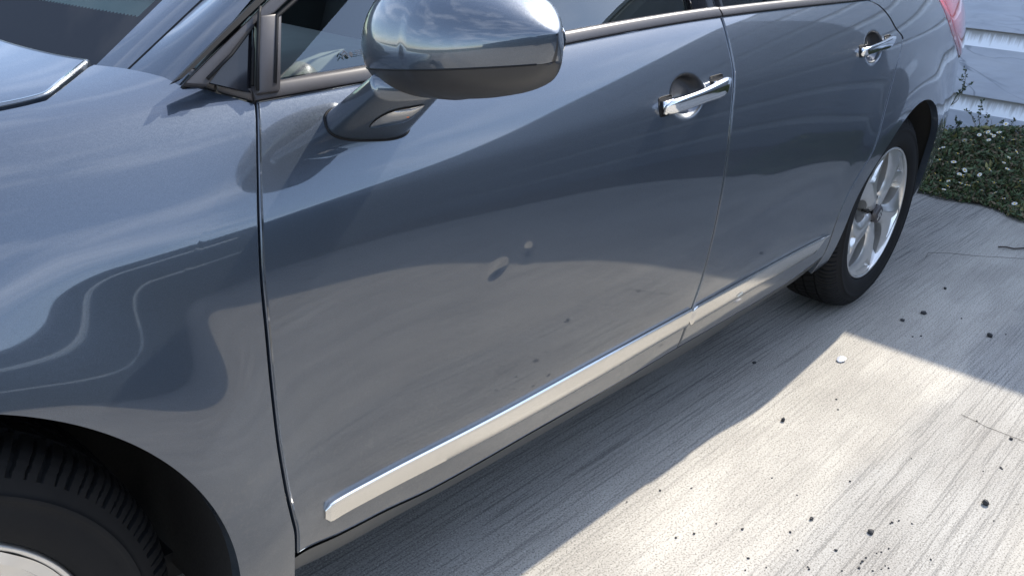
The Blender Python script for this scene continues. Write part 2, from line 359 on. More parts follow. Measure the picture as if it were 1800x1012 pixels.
# ---------------------------------------------------------------- the car
car=thing('car','grey-blue metallic estate car with a dented front door, parked beside the pale shed','car',(0,0,0))
CV={'fgap': [(0.537, 0.147), (0.503, 0.059), (0.483, -0.009), (0.473, -0.08), (0.469, -0.155), (0.466, -0.226), (0.464, -0.3), (0.467, -0.372), (0.473, -0.419), (0.478, -0.457), (0.477, -0.493)], 'bgap': [(1.667, 0.14), (1.657, 0.082), (1.652, 0.027), (1.644, 0.0), (1.627, -0.09), (1.619, -0.188), (1.61, -0.27), (1.599, -0.355), (1.584, -0.434), (1.565, -0.508), (1.56, -0.553), (1.561, -0.616)], 'qgap': [(2.425, 0.124), (2.487, 0.104), (2.535, 0.071), (2.57, 0.032), (2.614, -0.0), (2.565, -0.079), (2.489, -0.197), (2.448, -0.3), (2.402, -0.36), (2.363, -0.442), (2.349, -0.523), (2.356, -0.592)], 'belt': [(0.537, 0.147), (0.706, 0.145), (1.157, 0.146), (1.667, 0.14), (2.443, 0.123)], 'ftop': [(0.397, 0.287), (0.424, 0.26), (0.468, 0.205), (0.498, 0.175), (0.537, 0.147)], 'bon': [(0.262, 0.216), (0.287, 0.218), (0.313, 0.222), (0.341, 0.244), (0.389, 0.286)], 'dbot': [(0.477, -0.494), (0.57, -0.525), (0.666, -0.542), (0.774, -0.562), (1.035, -0.579), (1.394, -0.608), (1.561, -0.616), (1.815, -0.633), (2.245, -0.667)], 'sbot': [(0.475, -0.527), (0.573, -0.565), (0.698, -0.584), (0.852, -0.601), (1.107, -0.623), (1.369, -0.651), (1.755, -0.7)], 'st': [(0.535, -0.442), (0.812, -0.467), (1.117, -0.478), (1.556, -0.499)], 'sb': [(0.549, -0.48), (0.817, -0.512), (1.13, -0.532), (1.558, -0.547)], 'st2': [(1.566, -0.498), (1.786, -0.504), (2.046, -0.518), (2.294, -0.523)], 'sb2': [(1.573, -0.553), (1.818, -0.561), (2.155, -0.575), (2.284, -0.559)], 'arch': [(0.159, -0.097), (0.234, -0.143), (0.293, -0.209), (0.331, -0.267), (0.355, -0.321), (0.371, -0.379), (0.373, -0.422)], 'rarch': [(2.405, -0.592), (2.441, -0.475), (2.511, -0.383), (2.568, -0.357), (2.607, -0.281), (2.699, -0.24), (2.859, -0.224)], 'dents': [(0.976, -0.176), (0.899, -0.188)]}
FGAP=CV['fgap']; BGAP=CV['bgap']; QGAP=CV['qgap']; BELT=CV['belt']+[(3.0,.115)]; DBOT=[(.40,CV['dbot'][0][1]+.006)]+[q for q in CV['dbot'] if q[0]<1.95]+[(2.10,-.652),(2.36,-.615)]
def cur(pts,q,by=0):
    """x as a function of s (by=1) or s as a function of x (by=0)"""
    P=np.array(sorted(pts,key=lambda p:p[by])); return pchip(P[:,by],P[:,1-by],q)
def side_panel(name,left,right,bot,top,nu,nv,mat,parent,rim=(.016,.0022),off=0.0,detail=True,gapm=.0042):
    nlo=int(nv*.78); v=np.concatenate([np.linspace(0,1,nlo),np.linspace(1,2,nv-nlo)[1:]]); u=np.linspace(0,1,nu)
    U,V=np.meshgrid(u,v); X=np.full(U.shape,1.0)*((left(0)+right(0))/2)*np.ones_like(U); X=left(0)+(right(0)-left(0))*U
    for _ in range(4):
        sb_=bot(X)+gapm; st_=top(X)
        S=np.where(V<=1,sb_+(0-sb_)*V,st_*(V-1))
        xl=left(S)+gapm; xr=right(S)-gapm; X=xl+(xr-xl)*U
    P=body(X,S,detail); P[...,1]+=off
    return grid(name,P,mat,parent,rim=rim)
class Cur:
    def __init__(s,pts,by): s.p=pts; s.by=by
    def __call__(s,q): return cur(s.p,np.asarray(q,float),s.by)
fdoor=side_panel('front_door',Cur(FGAP,1),Cur(BGAP,1),Cur(DBOT,0),Cur(BELT,0),380,230,M['paint'],car)
fdoor['label']='front door with two small dents in its middle'
rdoor=side_panel('rear_door',Cur(BGAP,1),Cur(QGAP,1),Cur(DBOT,0),lambda x:np.minimum(cur(BELT,x,0),.140),280,200,M['paint'],car)

def polar_panel(name,cx,zc,arch,poly,a0,a1,na,nr,extra,mat,parent,rim=(.02,.0025)):
    """panel around a wheel arch: rays from the wheel centre out to a polygon in (x,s)"""
    s_c=float(s_of_z(cx,zc)[0]); P=np.array(poly,float); ang=np.unique(np.concatenate([np.linspace(a0,a1,na)]+[[(math.degrees(math.atan2(q[1]-s_c,q[0]-cx))+90)%360-90] for q in extra]))
    A=np.radians(ang); c,s=np.cos(A),np.sin(A)
    out_=np.full(len(A),1e9)
    for i in range(len(P)):
        p0=P[i]; p1=P[(i+1)%len(P)]; e=p1-p0; w=p0-np.array([cx,s_c])
        det=c*(-e[1])+s*e[0]; 
        with np.errstate(all='ignore'):
            t=(w[0]*(-e[1])+w[1]*e[0])/det; k=(c*w[1]-s*w[0])/det
        k=-k if False else (c*w[1]-s*w[0])/det
        ok=(t>.05)&(k>=-1e-6)&(k<=1+1e-6); out_=np.where(ok&(t<out_),t,out_)
    lo=np.full(len(A),.1); hi=np.full(len(A),.6)
    for _ in range(30):
        m=(lo+hi)/2; x=cx+m*c; z=_lookup(TZ,x,s_c+m*s)+crease_z(x); inside=np.hypot(x-cx,z-zc)<arch(A); lo=np.where(inside,m,lo); hi=np.where(inside,hi,m)
    ri=(lo+hi)/2; ro=np.maximum(out_-.0042,ri+.01); w=np.linspace(0,1,nr)[:,None]
    T=ri+(ro-ri)*w; X=cx+T*c; S=s_c+T*s; Pp=body(X,S)
    return sharp(grid(name,Pp,mat,parent,rim=rim,hard_row0=True),60)
def dense(pts,k=12,by=1):
    q=np.linspace(pts[0][by],pts[-1][by],k*len(pts)); o=cur(pts,q,by); return [(a,b) if by==1 else (b,a) for a,b in zip(o,q)]
FTOP=CV['ftop'][::-1]
BON=[(x,q-.003) for x,q in CV['bon'][::-1]]+[(.10,.208),(-.2,.19),(-.60,.16)]
fpoly=[(FGAP[-1][0],-.64)]+dense(FGAP[::-1])+FTOP[1:]+BON+[(-.72,.10),(-.78,-.10),(-.74,-.55),(-.5,-.62)]
farch=lambda A:.394-.010*np.clip(1-np.sin(A),0,1)+0*A
fender=polar_panel('front_fender',0,.345,farch,fpoly,-17,197,420,150,[CV['dbot'][0],FGAP[0],FTOP[-1],BON[0]],M['paint'],car,rim=(.022,.0012))
qlow=dense([q for q in QGAP if q[1]<=0.001][::-1])
qpoly=[(QGAP[-1][0],-.72)]+qlow+[(3.95,.0),(3.95,-.62),(3.3,-.66)]
quarter=polar_panel('quarter_panel',REAR_X,.345,lambda A:.383+0*A,qpoly,-12,192,380,110,[QGAP[-1],qlow[-1],(3.95,0)],M['paint'],car,rim=(.022,.0012))
SS=np.linspace(-.0042,.20,50)[:,None]; XL=cur(QGAP,SS,1)+.0042; UU=np.linspace(0,1,200)[None]; XX=XL+(3.95-XL)*UU
grid('quarter_shoulder',body(XX,SS+0*XX),M['paint'],car)
# sill under the doors
xs=np.linspace(.44,2.395,150); s0=cur(DBOT,xs,0)-.006
SB=[q for q in CV['sbot'] if q[0]<1.95]; s1=pchip([q[0] for q in SB]+[2.1,2.25,2.40],[q[1] for q in SB]+[-.695,-.685,-.63],xs)
rows=[]
for k in np.linspace(0,1,10):
    b=body(xs,s0+(s1-s0)*k,False); b[:,1]+=.004+.004*k; rows.append(b)
for dy,dz in ((.004,-.004),(.012,-.007),(.05,-.010),(.12,-.006)):
    b=rows[9].copy(); b[:,1]+=dy; b[:,2]+=dz; rows.append(b)
sill=grid('sill_cover',np.stack(rows),M['sill'],car)
lip=[]
for k,(dy,dz) in enumerate(((.006,.010),(.008,.003),(.014,-.002),(.03,-.002))):
    b=body(xs,s0,False); b[:,1]+=dy; b[:,2]+=dz; lip.append(b)
grid('sill_seal',np.stack(lip),M['seal'],car)
# dark shell behind the gaps
X,S=np.meshgrid(np.linspace(-.7,3.7,240),np.linspace(-.56,.11,90)); P=body(X,S,False); P[...,1]+=.030; P[...,2]-=0
F=gfaces(90,240); cen=P.reshape(-1,3)[F].mean(1)
keep=(np.hypot(cen[:,0],cen[:,2]-.345)>.415)&(np.hypot(cen[:,0]-REAR_X,cen[:,2]-.345)>.405)
keep&=~((abs(cen[:,0]-1.462)<.10)&(abs(cen[:,2]-.885)<.07)) & ~((abs(cen[:,0]-2.40)<.10)&(abs(cen[:,2]-.915)<.07))
link('inner_frame',P.reshape(-1,3),F[keep],M['void'],car)

# bonnet: from the gap to the centre line and on to the far side
xb=np.concatenate([np.linspace(-.80,.20,60),np.linspace(.20,.392,50)[1:]])
sg=pchip([-.8,-.60,-.2,.10,.262,.286,.312,.339,.381,.40],[.155,.165,.195,.210,.217,.219,.224,.246,.284,.300],xb)+.003
t=np.concatenate([np.linspace(0,.06,24)**1,np.linspace(.06,1,60)[1:]])
XX=np.repeat(xb[None],len(t),0); SC=s_c=0
# s on the centre line (y=.93)
send=[]
for x,a in zip(xb,sg):
    q=np.linspace(a,1.3,400); y=body(x+0*q,q,False)[:,1]; send.append(np.interp(.93,y,q))
SS=sg+(np.array(send)-sg)*t[:,None]
# rear edge swings forward towards the centre
XR=XX+0.0; w=sstep(0,1,t)[:,None]; XR=XX-.0*w
k_=((xb+.80)/(.392+.80)); XR=XX-(.065*(1-np.exp(-t[:,None]/.12))+.10*t[:,None]**1.5)*k_
P=body(XR,SS,False); P[...,2]+=.003+.003*sstep(0,.5,t)[:,None]
yy=P[...,1]; P[...,1]=np.minimum(yy,.93)
Q=P[::-1].copy(); Q[...,1]=1.86-Q[...,1]
bonnet=grid('bonnet',np.concatenate([P,Q[1:]]),M['paint'],car,rim=(.03,.0035))

# belt trims, satin dark strip under the glass
def belt_trim(name,x0,x1,n=90,hgt=.019,mat=None,top=None):
    xs=np.linspace(x0,x1,n); s=(top or Cur(BELT,0))(xs); b=body(xs,s,False); secs=[]
    pr=[(.001,.0015),(-.0025,.003),(-.002,.006),(.0055,hgt-.003),(.0085,hgt),(.016,hgt+.001),(.019,hgt-.001),(.020,-.008),(.006,-.008)]
    for p in b: secs.append([(p[0],p[1]+dy,p[2]+dz) for dy,dz in pr])
    return sharp(loft(name,secs,mat or M['satin'],car),50)
belt_trim('belt_trim',.537,1.664); belt_trim('belt_trim',1.671,2.46,60,.017)
# corner trim on the fender shoulder in three butted pieces
def along(pts,a,b,n=10):
    P=resample(pts,60); return P[np.linspace(a*59,b*59,n).astype(int)]
for a,b in ((.60,.755),(.767,.985)):
    c=along(FTOP[::-1],a,b); bb=body(c[:,0],c[:,1],False); secs=[]
    for i,p in enumerate(bb):
        secs.append([(p[0]+dx,p[1]+dy,p[2]+dz) for dx,dy,dz in ((0,0,.001),(.001,.002,.014),(.003,.005,.017),(.010,.012,.017),(.012,.014,.0),(.004,.004,-.003))])
    loft('corner_trim',secs,M['satin'],car)
# side glass plane behind the belt
def G(x,z,inn=0.0):
    h=z-.985; return (x,.112+.45*h+.12*max(h-.05,0)**2+inn*.91,z-inn*.41)
def gpanel(name,poly,mat,parent,thick=.004,inn=0.0,bev=0):
    p=[G(x,z,inn) for x,z in poly]; return prism(name,p,(0,thick*.91,-thick*.41),mat,parent,bev)
def bz(x): return float(body(x,float(cur(BELT,x,0)),False)[2])
# door glass (slightly curved sheet)
def side_glass(name,x0,x1,slope0,slope1,mat,parent):
    nz=24; nx=40; V=[]
    for i in range(nz):
        h=i/(nz-1)*.385; row=[]
        for j in range(nx):
            u=j/(nx-1); xl=x0+slope0*h; xr=x1+slope1*h; x=xl+(xr-xl)*u; row.append(G(x,bz(min(max(x,.54),2.45))+.008+h,.006))
        V.append(row)
    return grid(name,np.array(V),mat,parent)
gl1=side_glass('door_window',.556,1.600,1.75,-.05,M['glass'],car)
gl2=side_glass('door_window',1.735,2.42,.0,-.35,M['glass'],car)
tri=gpanel('quarter_window',[(.478,.990),(.534,.972),(.563,1.048)],M['gloss'],car,.004,.004)
# black frame of the front corner
gpanel('window_frame',[(.437,.993),(.447,.995),(1.107,1.37),(1.085,1.38)],M['seal'],car,.020,-.004)
sharp(gpanel('window_frame',[(.449,.990),(.478,.985),(.566,1.050),(.575,1.053),(.60,1.062),(1.14,1.36),(1.107,1.372)],M['satin'],car,.016,.0,.0025))
gpanel('window_frame',[(.538,.968),(.572,.968),(.607,1.060),(.573,1.058)],M['satin'],car,.022,-.006,.004)
tube('window_seal',[G(.5385,.972,-.006),G(.554,1.015,-.006),G(.572,1.060,-.006),G(.578,1.068,-.004)],.0022,M['seal'],car)
tube('window_seal',[G(.479,.992,-.001),G(.52,1.0165,-.001),G(.562,1.0475,-.001),G(.552,1.02,-.001),G(.536,.979,-.001)],.0022,M['seal'],car)
tube('window_seal',[G(.566,.978,-.005),G(.585,1.025,-.005),G(.5975,1.056,-.005),G(.640,1.078,-.005),G(.80,1.17,-.005),G(1.15,1.35,-.005)],.0028,M['seal'],car)
# glass edge bottom run channel
gpanel('window_frame',[(.566,.972),(1.60,1.018),(1.60,1.030),(.566,.986)],M['seal'],car,.006,.012)
# B pillar: two glossy panels
gpanel('pillar_panel',[(1.601,1.015),(1.700,1.020),(1.685,1.37),(1.590,1.36)],M['gloss'],car,.012,.0,.002)
gpanel('pillar_panel',[(1.704,1.020),(1.740,1.022),(1.735,1.37),(1.689,1.37)],M['gloss'],car,.012,.001,.002)
tube('window_seal',[G(1.602,1.02,-.002),G(1.5915,1.36,-.002)],.002,M['chrome'],car)
# upper body: roof rail, rear pillar, roof (closes the cabin)
def up_(x,h,inn=0): return G(x,bz(min(max(x,.54),2.9))+h,inn)
secs=[]
for t_ in np.linspace(0,1,24):
    x=.98+t_*2.5; h=.37-.05*max(t_-.6,0); a=up_(x,h); secs.append([(a[0],a[1]-.004,a[2]),(a[0],a[1]+.004,a[2]+.018),(a[0],a[1]+.03,a[2]+.034),(a[0],a[1]+.10,a[2]+.045),(a[0],a[1]+.10,a[2]+.02),(a[0],a[1]+.01,a[2]-.008)])
loft('roof_rail',secs,M['paint'],car)
secs=[]
for t_ in np.linspace(0,1,30):
    x=.98+t_*2.5; h=.37-.05*max(t_-.6,0); a=up_(x,h); row=[]
    for k in np.linspace(0,1,20): row.append((a[0],a[1]+.09+(1.86-2*(a[1]+.09))*k,a[2]+.040+.05*math.sin(math.pi*k)))
    secs.append(row)
grid('roof',np.array(secs),M['paint'],car)
V=[]
for h in np.linspace(0,.36,12):
    V.append([up_(2.43-.38*h+(3.62-.5*h-2.43+.38*h)*u,h-.006,.002) for u in np.linspace(0,1,40)])
grid('rear_pillar',np.array(V),M['paint'],car)
# A pillar: two painted strips and a dark joint, from the fender shoulder up to the roof
base0=np.array([(.380,.252,.985),(.402,.226,.995)]); 
def strip3(name,a,b,c,d,mat,lift=0,n=14,rim=None):
    """surface between line a->b and line c->d with a little crown"""
    a,b,c,d=map(np.array,(a,b,c,d)); V=[]
    for t_ in np.linspace(0,1,n):
        p=a+(b-a)*t_; q=c+(d-c)*t_; row=[]
        for k in np.linspace(0,1,12):
            w=p+(q-p)*k; row.append(w+np.array([-.35,-.55,.55])*lift*min(1,t_*5)*math.sin(math.pi*k))
        V.append(row)
    return grid(name,np.array(V),mat,car,rim=rim)

K=4.35
def ext(p,q,k0=-.25,k1=K):
    p=np.array(p);q=np.array(q); return p+(q-p)*k0, p+(q-p)*k1
A0,A1=ext((.398,.244,.994),(.519,.290,1.066),-.05)
B0,B1=ext((.424,.213,.992),(.555,.250,1.070),-.05)
C0,C1=ext((.462,.152,.982),(.578,.162,1.080),-.03)
j=(B1-B0)/np.linalg.norm(B1-B0)
strip3('windscreen_pillar',A0,A1,B0+np.array([-.0005,.0012,.0]),B1+np.array([-.0005,.0012,0]),M['paint'],.004)
strip3('door_pillar',B0+np.array([.0012,-.0018,0]),B1+np.array([.0012,-.0018,0]),C0,C1,M['paint'],.014)
tube('pillar_seal',[B0+np.array([.0,0,-.0028]),B1+np.array([0,0,-.0028])],.0032,M['seal'],car)
tube('pillar_seal',[C0+np.array([.004,-.004,-.004]),C1+np.array([.004,-.004,-.004])],.0045,M['seal'],car)
# windscreen
V=[]
for t_ in np.linspace(0,1,50):
    p=A0+(A1-A0)*(t_*1.1-.10)+np.array([.001,.002,-.006]); row=[]
    for k in np.linspace(0,1,80):
        q=4*k*(1-k); row.append((p[0]-.17*q*(1-.45*t_),p[1]+(1.86-2*p[1])*k,p[2]+.012*q*(1+2*t_)-.03*math.sin(math.pi*t_)*0))
    V.append(row)
ws=grid('windscreen',np.array(V),M['screen'],car,uv=True)
# cabin
dash=[]
for y in np.linspace(.24,1.62,16):
    dash.append([(x,y,z) for x,z in ((.36,.90),(.50,.965),(.80,.985),(1.0,.96),(1.06,.90),(1.02,.70),(.7,.6),(.40,.66))])
loft('dashboard',dash,M['dash'],car)
def seat(x,y):
    f=lambda pts,w,n=10: [[(px,y+w*math.sin(a)*1.0 if False else y+w*k,pz) for px,pz in pts] for k in np.linspace(-1,1,n)]
    st=thing_part('front_seat')
    o=loft('seat_cushion',f([(x-.45,.50),(x-.42,.58),(x-.05,.56),(x,.48),(x-.2,.40)],.25),M['fabric'],st)
    o=loft('seat_back',f([(x-.06,.50),(x-.02,.56),(x+.13,1.02),(x+.20,1.06),(x+.26,1.0),(x+.10,.50)],.24),M['fabric'],st)
    o=loft('headrest',f([(x+.17,1.09),(x+.18,1.22),(x+.23,1.26),(x+.29,1.22),(x+.28,1.10)],.13),M['fabric'],st)
def thing_part(name):
    o=bpy.data.objects.new(name,None); sc.collection.objects.link(o); o.parent=car; return o
seat(1.62,.52); seat(1.62,1.34)
sw=[(.98+.05*math.sin(a)*0+.10*math.sin(a),1.33+.185*math.cos(a),.98+.155*math.sin(a)) for a in np.linspace(0,2*math.pi,40)]
tube('steering_wheel',sw,.014,M['interior'],car)
# inner door card and floor keep the cabin dark
V=[]
for h in np.linspace(-.62,0,8): V.append([(x,.17+.0*h,bz(min(x,2.5))+h-.004) for x in np.linspace(.56,2.45,30)])
grid('door_card',np.array(V),M['interior'],car)
V=[[ (x,y,bz(min(max(x,.54),2.45))-.006) for x in np.linspace(.50,2.45,30)] for y in (.122,.17)]
grid('door_sill_top',np.array(V),M['interior'],car)
box('floor_pan',(-.72,.22,.19),(2.45,1.64,.24),M['void'],car)
box('bulkhead',(.42,.17,.24),(.46,1.69,.90),M['void'],car)
# maker's etching low in the glass
for dz in (0,.0042):
    gpanel('glass_etching',[(.6905+a,1.000+dz+b) for a,b in ((-.0055,0),(0,.0045),(.0055,0),(.0055,.0016),(0,.0061),(-.0055,.0016))],M['satin'],car,.0006,-.0004)
gpanel('glass_etching',[(.701+.0032*math.cos(a),1.0045+.0032*math.sin(a)) for a in np.linspace(0,6.2,14)],M['satin'],car,.0006,-.0004)
for q in range(3): gpanel('glass_etching',[(.709,1.0035+q*.0022),(.730,1.0045+q*.0022),(.730,1.0051+q*.0022),(.709,1.0041+q*.0022)],M['satin'],car,.0006,-.0004)
# door mirror
mir=thing_part('door_mirror')
ang=R(8.3); MC=np.array([.690,-.118,1.045])
def mloc(x,u,w):  # u outboard, w up in the tilted housing frame
    return MC+np.array([x, -(u*math.cos(ang)-w*math.sin(ang)), u*math.sin(ang)+w*math.cos(ang)])
def msec(u):
    a=abs(u)
    if u>0: ht=.090*(1-a**1.55)**.80; hb=.058*(1-a**4.2)**.52; d=.100*(1-a**1.9)**.66; w0=.014*u*u
    else: ht=.095*(1-a**2.6)**.52; hb=.060*(1-a**4.5)**.50; d=.098*(1-a**2.8)**.52; w0=.004*a
    return ht,hb,d,w0
def mpt(u,phi):
    ht,hb,d,w0=msec(u); s,c=math.sin(phi),math.cos(phi); h=ht if s>0 else hb
    if c>=0: x=-d*abs(c)**.95; w=h*(abs(s)**1.0)*(1 if s>0 else -1)
    else: x=.052*min(1,(d/.06))*abs(c)**.35; w=h*(abs(s)**.8)*(1 if s>0 else -1)
    return mloc(x,u*.145,w+w0)
us=np.sin(np.linspace(-math.pi/2,math.pi/2,70))*.9995
wc=-.017
up=[];lo_=[]
for u in us:
    ht,hb,d,w0=msec(u); q=(wc-w0)/hb; ph=math.asin(max(-1,min(1,q))) if hb>0 else -math.pi/2
    pr=-math.asin(max(0,min(1,(-q)))**1.25) if q<0 else 0
    g_=.0012/max(hb,.01)
    up.append([mpt(u,a) for a in np.linspace(ph,math.pi-pr,44)])
    lo_.append([mpt(u,a) for a in np.linspace(ph-g_,-math.pi-pr+g_*0,30)])
mo=grid('mirror_shell',np.array(up),M['paint'],mir); fix_normals(mo)
mo=grid('mirror_lower_cover',np.array(lo_),M['black'],mir); fix_normals(mo)
tube('mirror_seam',[mloc(0,0,0)*0+np.array(mpt(u,math.asin(max(-1,min(1,(wc-msec(u)[3])/max(msec(u)[1],.001))))))*1.0 for u in us[6:-10]],.0011,M['seal'],mir)
# mirror glass on the back
gp=[mloc(.0525,.118*math.cos(a)*(.96 if math.cos(a)>0 else 1),.050*math.sin(a)+.006) for a in np.linspace(0,2*math.pi,40)[:-1]]
prism('mirror_glass',gp,(.001,0,0),M['mirror'],mir)
# stem
Lax=np.array([1,0,-.16]); Lax/=np.linalg.norm(Lax)
secs=[]; NSEC=18; NP=64
def stem_pt(t_,a,off=0):
    c=np.array([.688,.072,.917])*(1-t_)+np.array([.650,-.062,.998])*t_
    ax=np.array([-.038,-.134,.083]); ax/=np.linalg.norm(ax); la=np.array([1,0,-.16]); la=la-ax*(la@ax); la/=np.linalg.norm(la); th=np.cross(la,ax)
    A=.0665*(1-t_)+.050*t_; B=.0245*(1-t_)+.021*t_; e=.70
    cc,ss=math.cos(a),math.sin(a); A+=off; B+=off
    return c+la*A*abs(cc)**e*np.sign(cc)+th*B*abs(ss)**e*np.sign(ss)
for t_ in np.linspace(-.28,1.05,NSEC): secs.append([stem_pt(t_,a) for a in np.arange(NP)*2*math.pi/NP])
st=loft('mirror_stem',secs,M['paint'],mir)
# gasket where the stem meets the door
gk=[]
for a in np.linspace(0,2*math.pi,73):
    lo__,hi__=-.30,.60
    for _ in range(30):
        m_=(lo__+hi__)/2; q=stem_pt(m_,a); yb=float(body(q[0],s_of_z(q[0],q[2])[0],False)[1])
        if q[1]>yb-.0008: lo__=m_
        else: hi__=m_
    gk.append(stem_pt(lo__,a,.0006))
tube('stem_gasket',gk,.0019,M['seal'],mir,6)
# repeater lamp let into the stem
def lamp_patch(name,grow,off,dome,mat,nk=26,nw=14):
    V=[]
    for w in np.linspace(-1,1,nw):
        row=[]
        for k in np.linspace(0,1,nk):
            am=math.sin(math.pi*min(max(k,0),1))**.75*grow
            kk=.5+(k-.5)*(.94+.06*grow); t_=.40+.46*kk+.115*w*am; a=R(105-35*kk+13*w*am)
            row.append(stem_pt(t_,a,off+dome*(1-w*w)*math.sin(math.pi*k)))
        V.append(row)
    return fix_normals(grid(name,np.array(V),mat,mir))
lamp_patch('repeater_bezel',1.12,.0007,0,M['seal'])
lr=lamp_patch('repeater_reflector',.98,.0012,0,simple('repeater_reflector_finish',(.86,.85,.82),.12,.75,.02,60))
lamp_patch('repeater_lens',1.0,.0016,.0045,M['clear'])
bp=stem_pt(.70,R(84),.0030)
bv=[]; 
for a in np.linspace(0,math.pi,7): bv.append([tuple(bp+np.array([.0042*math.sin(a)*math.cos(b),.0028*math.sin(a)*math.sin(b),.0035*math.cos(a)])) for b in np.linspace(0,2*math.pi,13)])
grid('repeater_bulb',np.array(bv),M['orange'],mir)
# exterior handles
def handle(cx,hx,k,parent,pk=1.0):
    h=thing_part('door_handle') if False else None
    n=40; secs=[]
    for t_ in np.linspace(0,1,n):
        x=cx-hx+2*hx*t_; s=-.009+.012*t_; b=body(x,s,False).ravel()
        e=math.sqrt(max(0,1-(2*t_-1)**14)); pr=pchip([0,.12,.5,.8,1],[.012,.017,.023,.021,.012],t_)*k*pk
        hh=pchip([0,.1,.5,.85,1],[.0140,.0155,.0165,.0205,.0190],t_)*k*max(e,.5); th=pchip([0,.5,.85,1],[.011,.0095,.012,.013],t_)*k*max(e,.3)
        sec=[]
        for a in np.arange(28)*2*math.pi/28:
            c,s_=math.cos(a),math.sin(a); sec.append((b[0],b[1]-pr-th*abs(c)**.8*np.sign(c)-.004*s_,b[2]+hh*abs(s_)**.6*np.sign(s_)))
        secs.append(sec)
    ho=loft('door_handle',secs,M['chrome'],parent)
    for a,b_ in ((0,.16),(.80,1.0)):
        secs=[]
        for t_ in np.linspace(a+.01,b_-.01,8):
            x=cx-hx+2*hx*t_; s=-.009+.012*t_; q=body(x,s,False).ravel(); w=.0115*k
            secs.append([(q[0],q[1]+.004,q[2]-w),(q[0],q[1]-.014*k,q[2]-w),(q[0],q[1]-.014*k,q[2]+w),(q[0],q[1]+.004,q[2]+w)])
        loft('handle_base',secs,M['chrome'],ho)
    def patch(x0,x1,s0,s1,mat,nm,out=.0010):
        P=[]
        for v in np.linspace(0,1,10):
            row=[]
            for u in np.linspace(0,1,16):
                uu=2*u-1; lim=(1-abs(uu)**6)**(1/6.) ; sm=(s0+s1)/2; hh=(s1-s0)/2
                row.append(body(x0+(x1-x0)*u,sm+hh*(2*v-1)*max(lim,.02),False).ravel()-np.array([0,out,0]))
            P.append(row)
        return grid(nm,np.array(P),mat,ho,rim=(.004,.0008))
    patch(cx-hx-.006*k,cx-hx+.045*k,-.027*k,.010*k,M['seal'],'handle_gasket')
    patch(cx+hx-.052*k,cx+hx+.006*k,-.019*k,.0225*k,M['seal'],'handle_gasket')
    # black sheet over the painted cup, standing in for its shade and dark reflection
    ccx=[c for c in CUPS if abs(c[0]-cx)<.1][0]; V=[]
    for q in np.linspace(.02,.97,16):
        row=[]
        for a in np.linspace(R(-12),R(192),40):
            row.append(body(ccx[0]+.066*q*math.cos(a),ccx[1]+.047*q*math.sin(a)*(1 if math.sin(a)>0 else 1)).ravel()-np.array([0,.0009,0]))
        V.append(row)
    fix_normals(grid('recess_shade',np.array(V),M['black'],ho))
    # inlaid line along the grip
    pts=[]
    for t_ in np.linspace(.10,.82,16):
        x=cx-hx+2*hx*t_; b=body(x,-.009+.012*t_,False).ravel(); pr=pchip([0,.12,.5,.8,1],[.012,.017,.023,.021,.012],t_)*k*pk; th=pchip([0,.5,.85,1],[.011,.0095,.012,.013],t_)*k
        pts.append((b[0],b[1]-pr-th*.97,b[2]+.004*k+.004*k*t_))
    tube('handle_groove',pts,.0008*k,M['black'],ho,5)
    return ho
handle(1.482,.118,1.0,fdoor); handle(2.412,.108,.86,rdoor,.62)
# side mouldings with a bright face
def moulding(x0,x1,top,bot,parent,taper=False,n=140):
    xs=np.linspace(x0,x1,n); st_=top(xs); sb_=bot(xs); secs=[]
    for i,x in enumerate(xs):
        e=min(1,(i/(n-1)*(x1-x0)/.012)); e=math.sqrt(max(0,1-(1-e)**2)) if not taper or i<n/2 else 1
        mid=(st_[i]+sb_[i])/2; a=mid+(st_[i]-mid)*max(e,.45); b_=mid+(sb_[i]-mid)*max(e,.45)
        if taper: 
            k=sstep(.90,1.0,i/(n-1)); b_=b_+(a-b_)*k*.85
        pr=[(0,.001),(0,-.0055),(.05,-.0080),(.10,-.0088),(.20,-.0087),(.60,-.0078),(.92,-.0068),(1.0,-.0045),(1.0,.001)]
        sec=[]
        for f,o_ in pr:
            q=body(x,a+(b_-a)*f,False).ravel(); sec.append((q[0],q[1]+o_*max(e,.3),q[2]))
        secs.append(sec)
    o=loft('side_moulding',secs,M['strip'],parent); return sharp(o,28)
ST=lambda x:pchip([.535,.812,1.117,1.556,1.786,2.046,2.32],[-.443,-.465,-.478,-.499,-.505,-.516,-.526],x)
moulding(.535,CV['bgap'][-3][0]-.009,ST,lambda x:pchip([.54,.817,1.13,1.558],[-.480,-.510,-.530,-.548],x),fdoor)
moulding(CV['bgap'][-3][0]+.003,2.315,ST,lambda x:pchip([1.5,1.818,2.155,2.32],[-.551,-.560,-.572,-.570],x),rdoor,True)
# tail lamp wrapped round the rear corner
V=[];V2=[]
for v in np.linspace(0,1,40):
    s=-.150+.38*v; xl=float(pchip([-.15,-.105,-.01,.07,.15,.25],[3.50,3.37,3.16,3.07,2.99,2.93],s)); xr=3.80
    row=[]
    for u in np.linspace(0,1,30):
        b=body(xl+(xr-xl)*u,s,False).ravel(); o_=.013*math.sqrt(max(0,1-abs(2*u-1)**6))*math.sqrt(max(0,1-abs(2*v-1)**10)); row.append((b[0],b[1]-o_-.001,b[2]))
    V.append(row)
tl=grid('tail_lamp',np.array(V),M['red'],car,rim=(.01,.001))
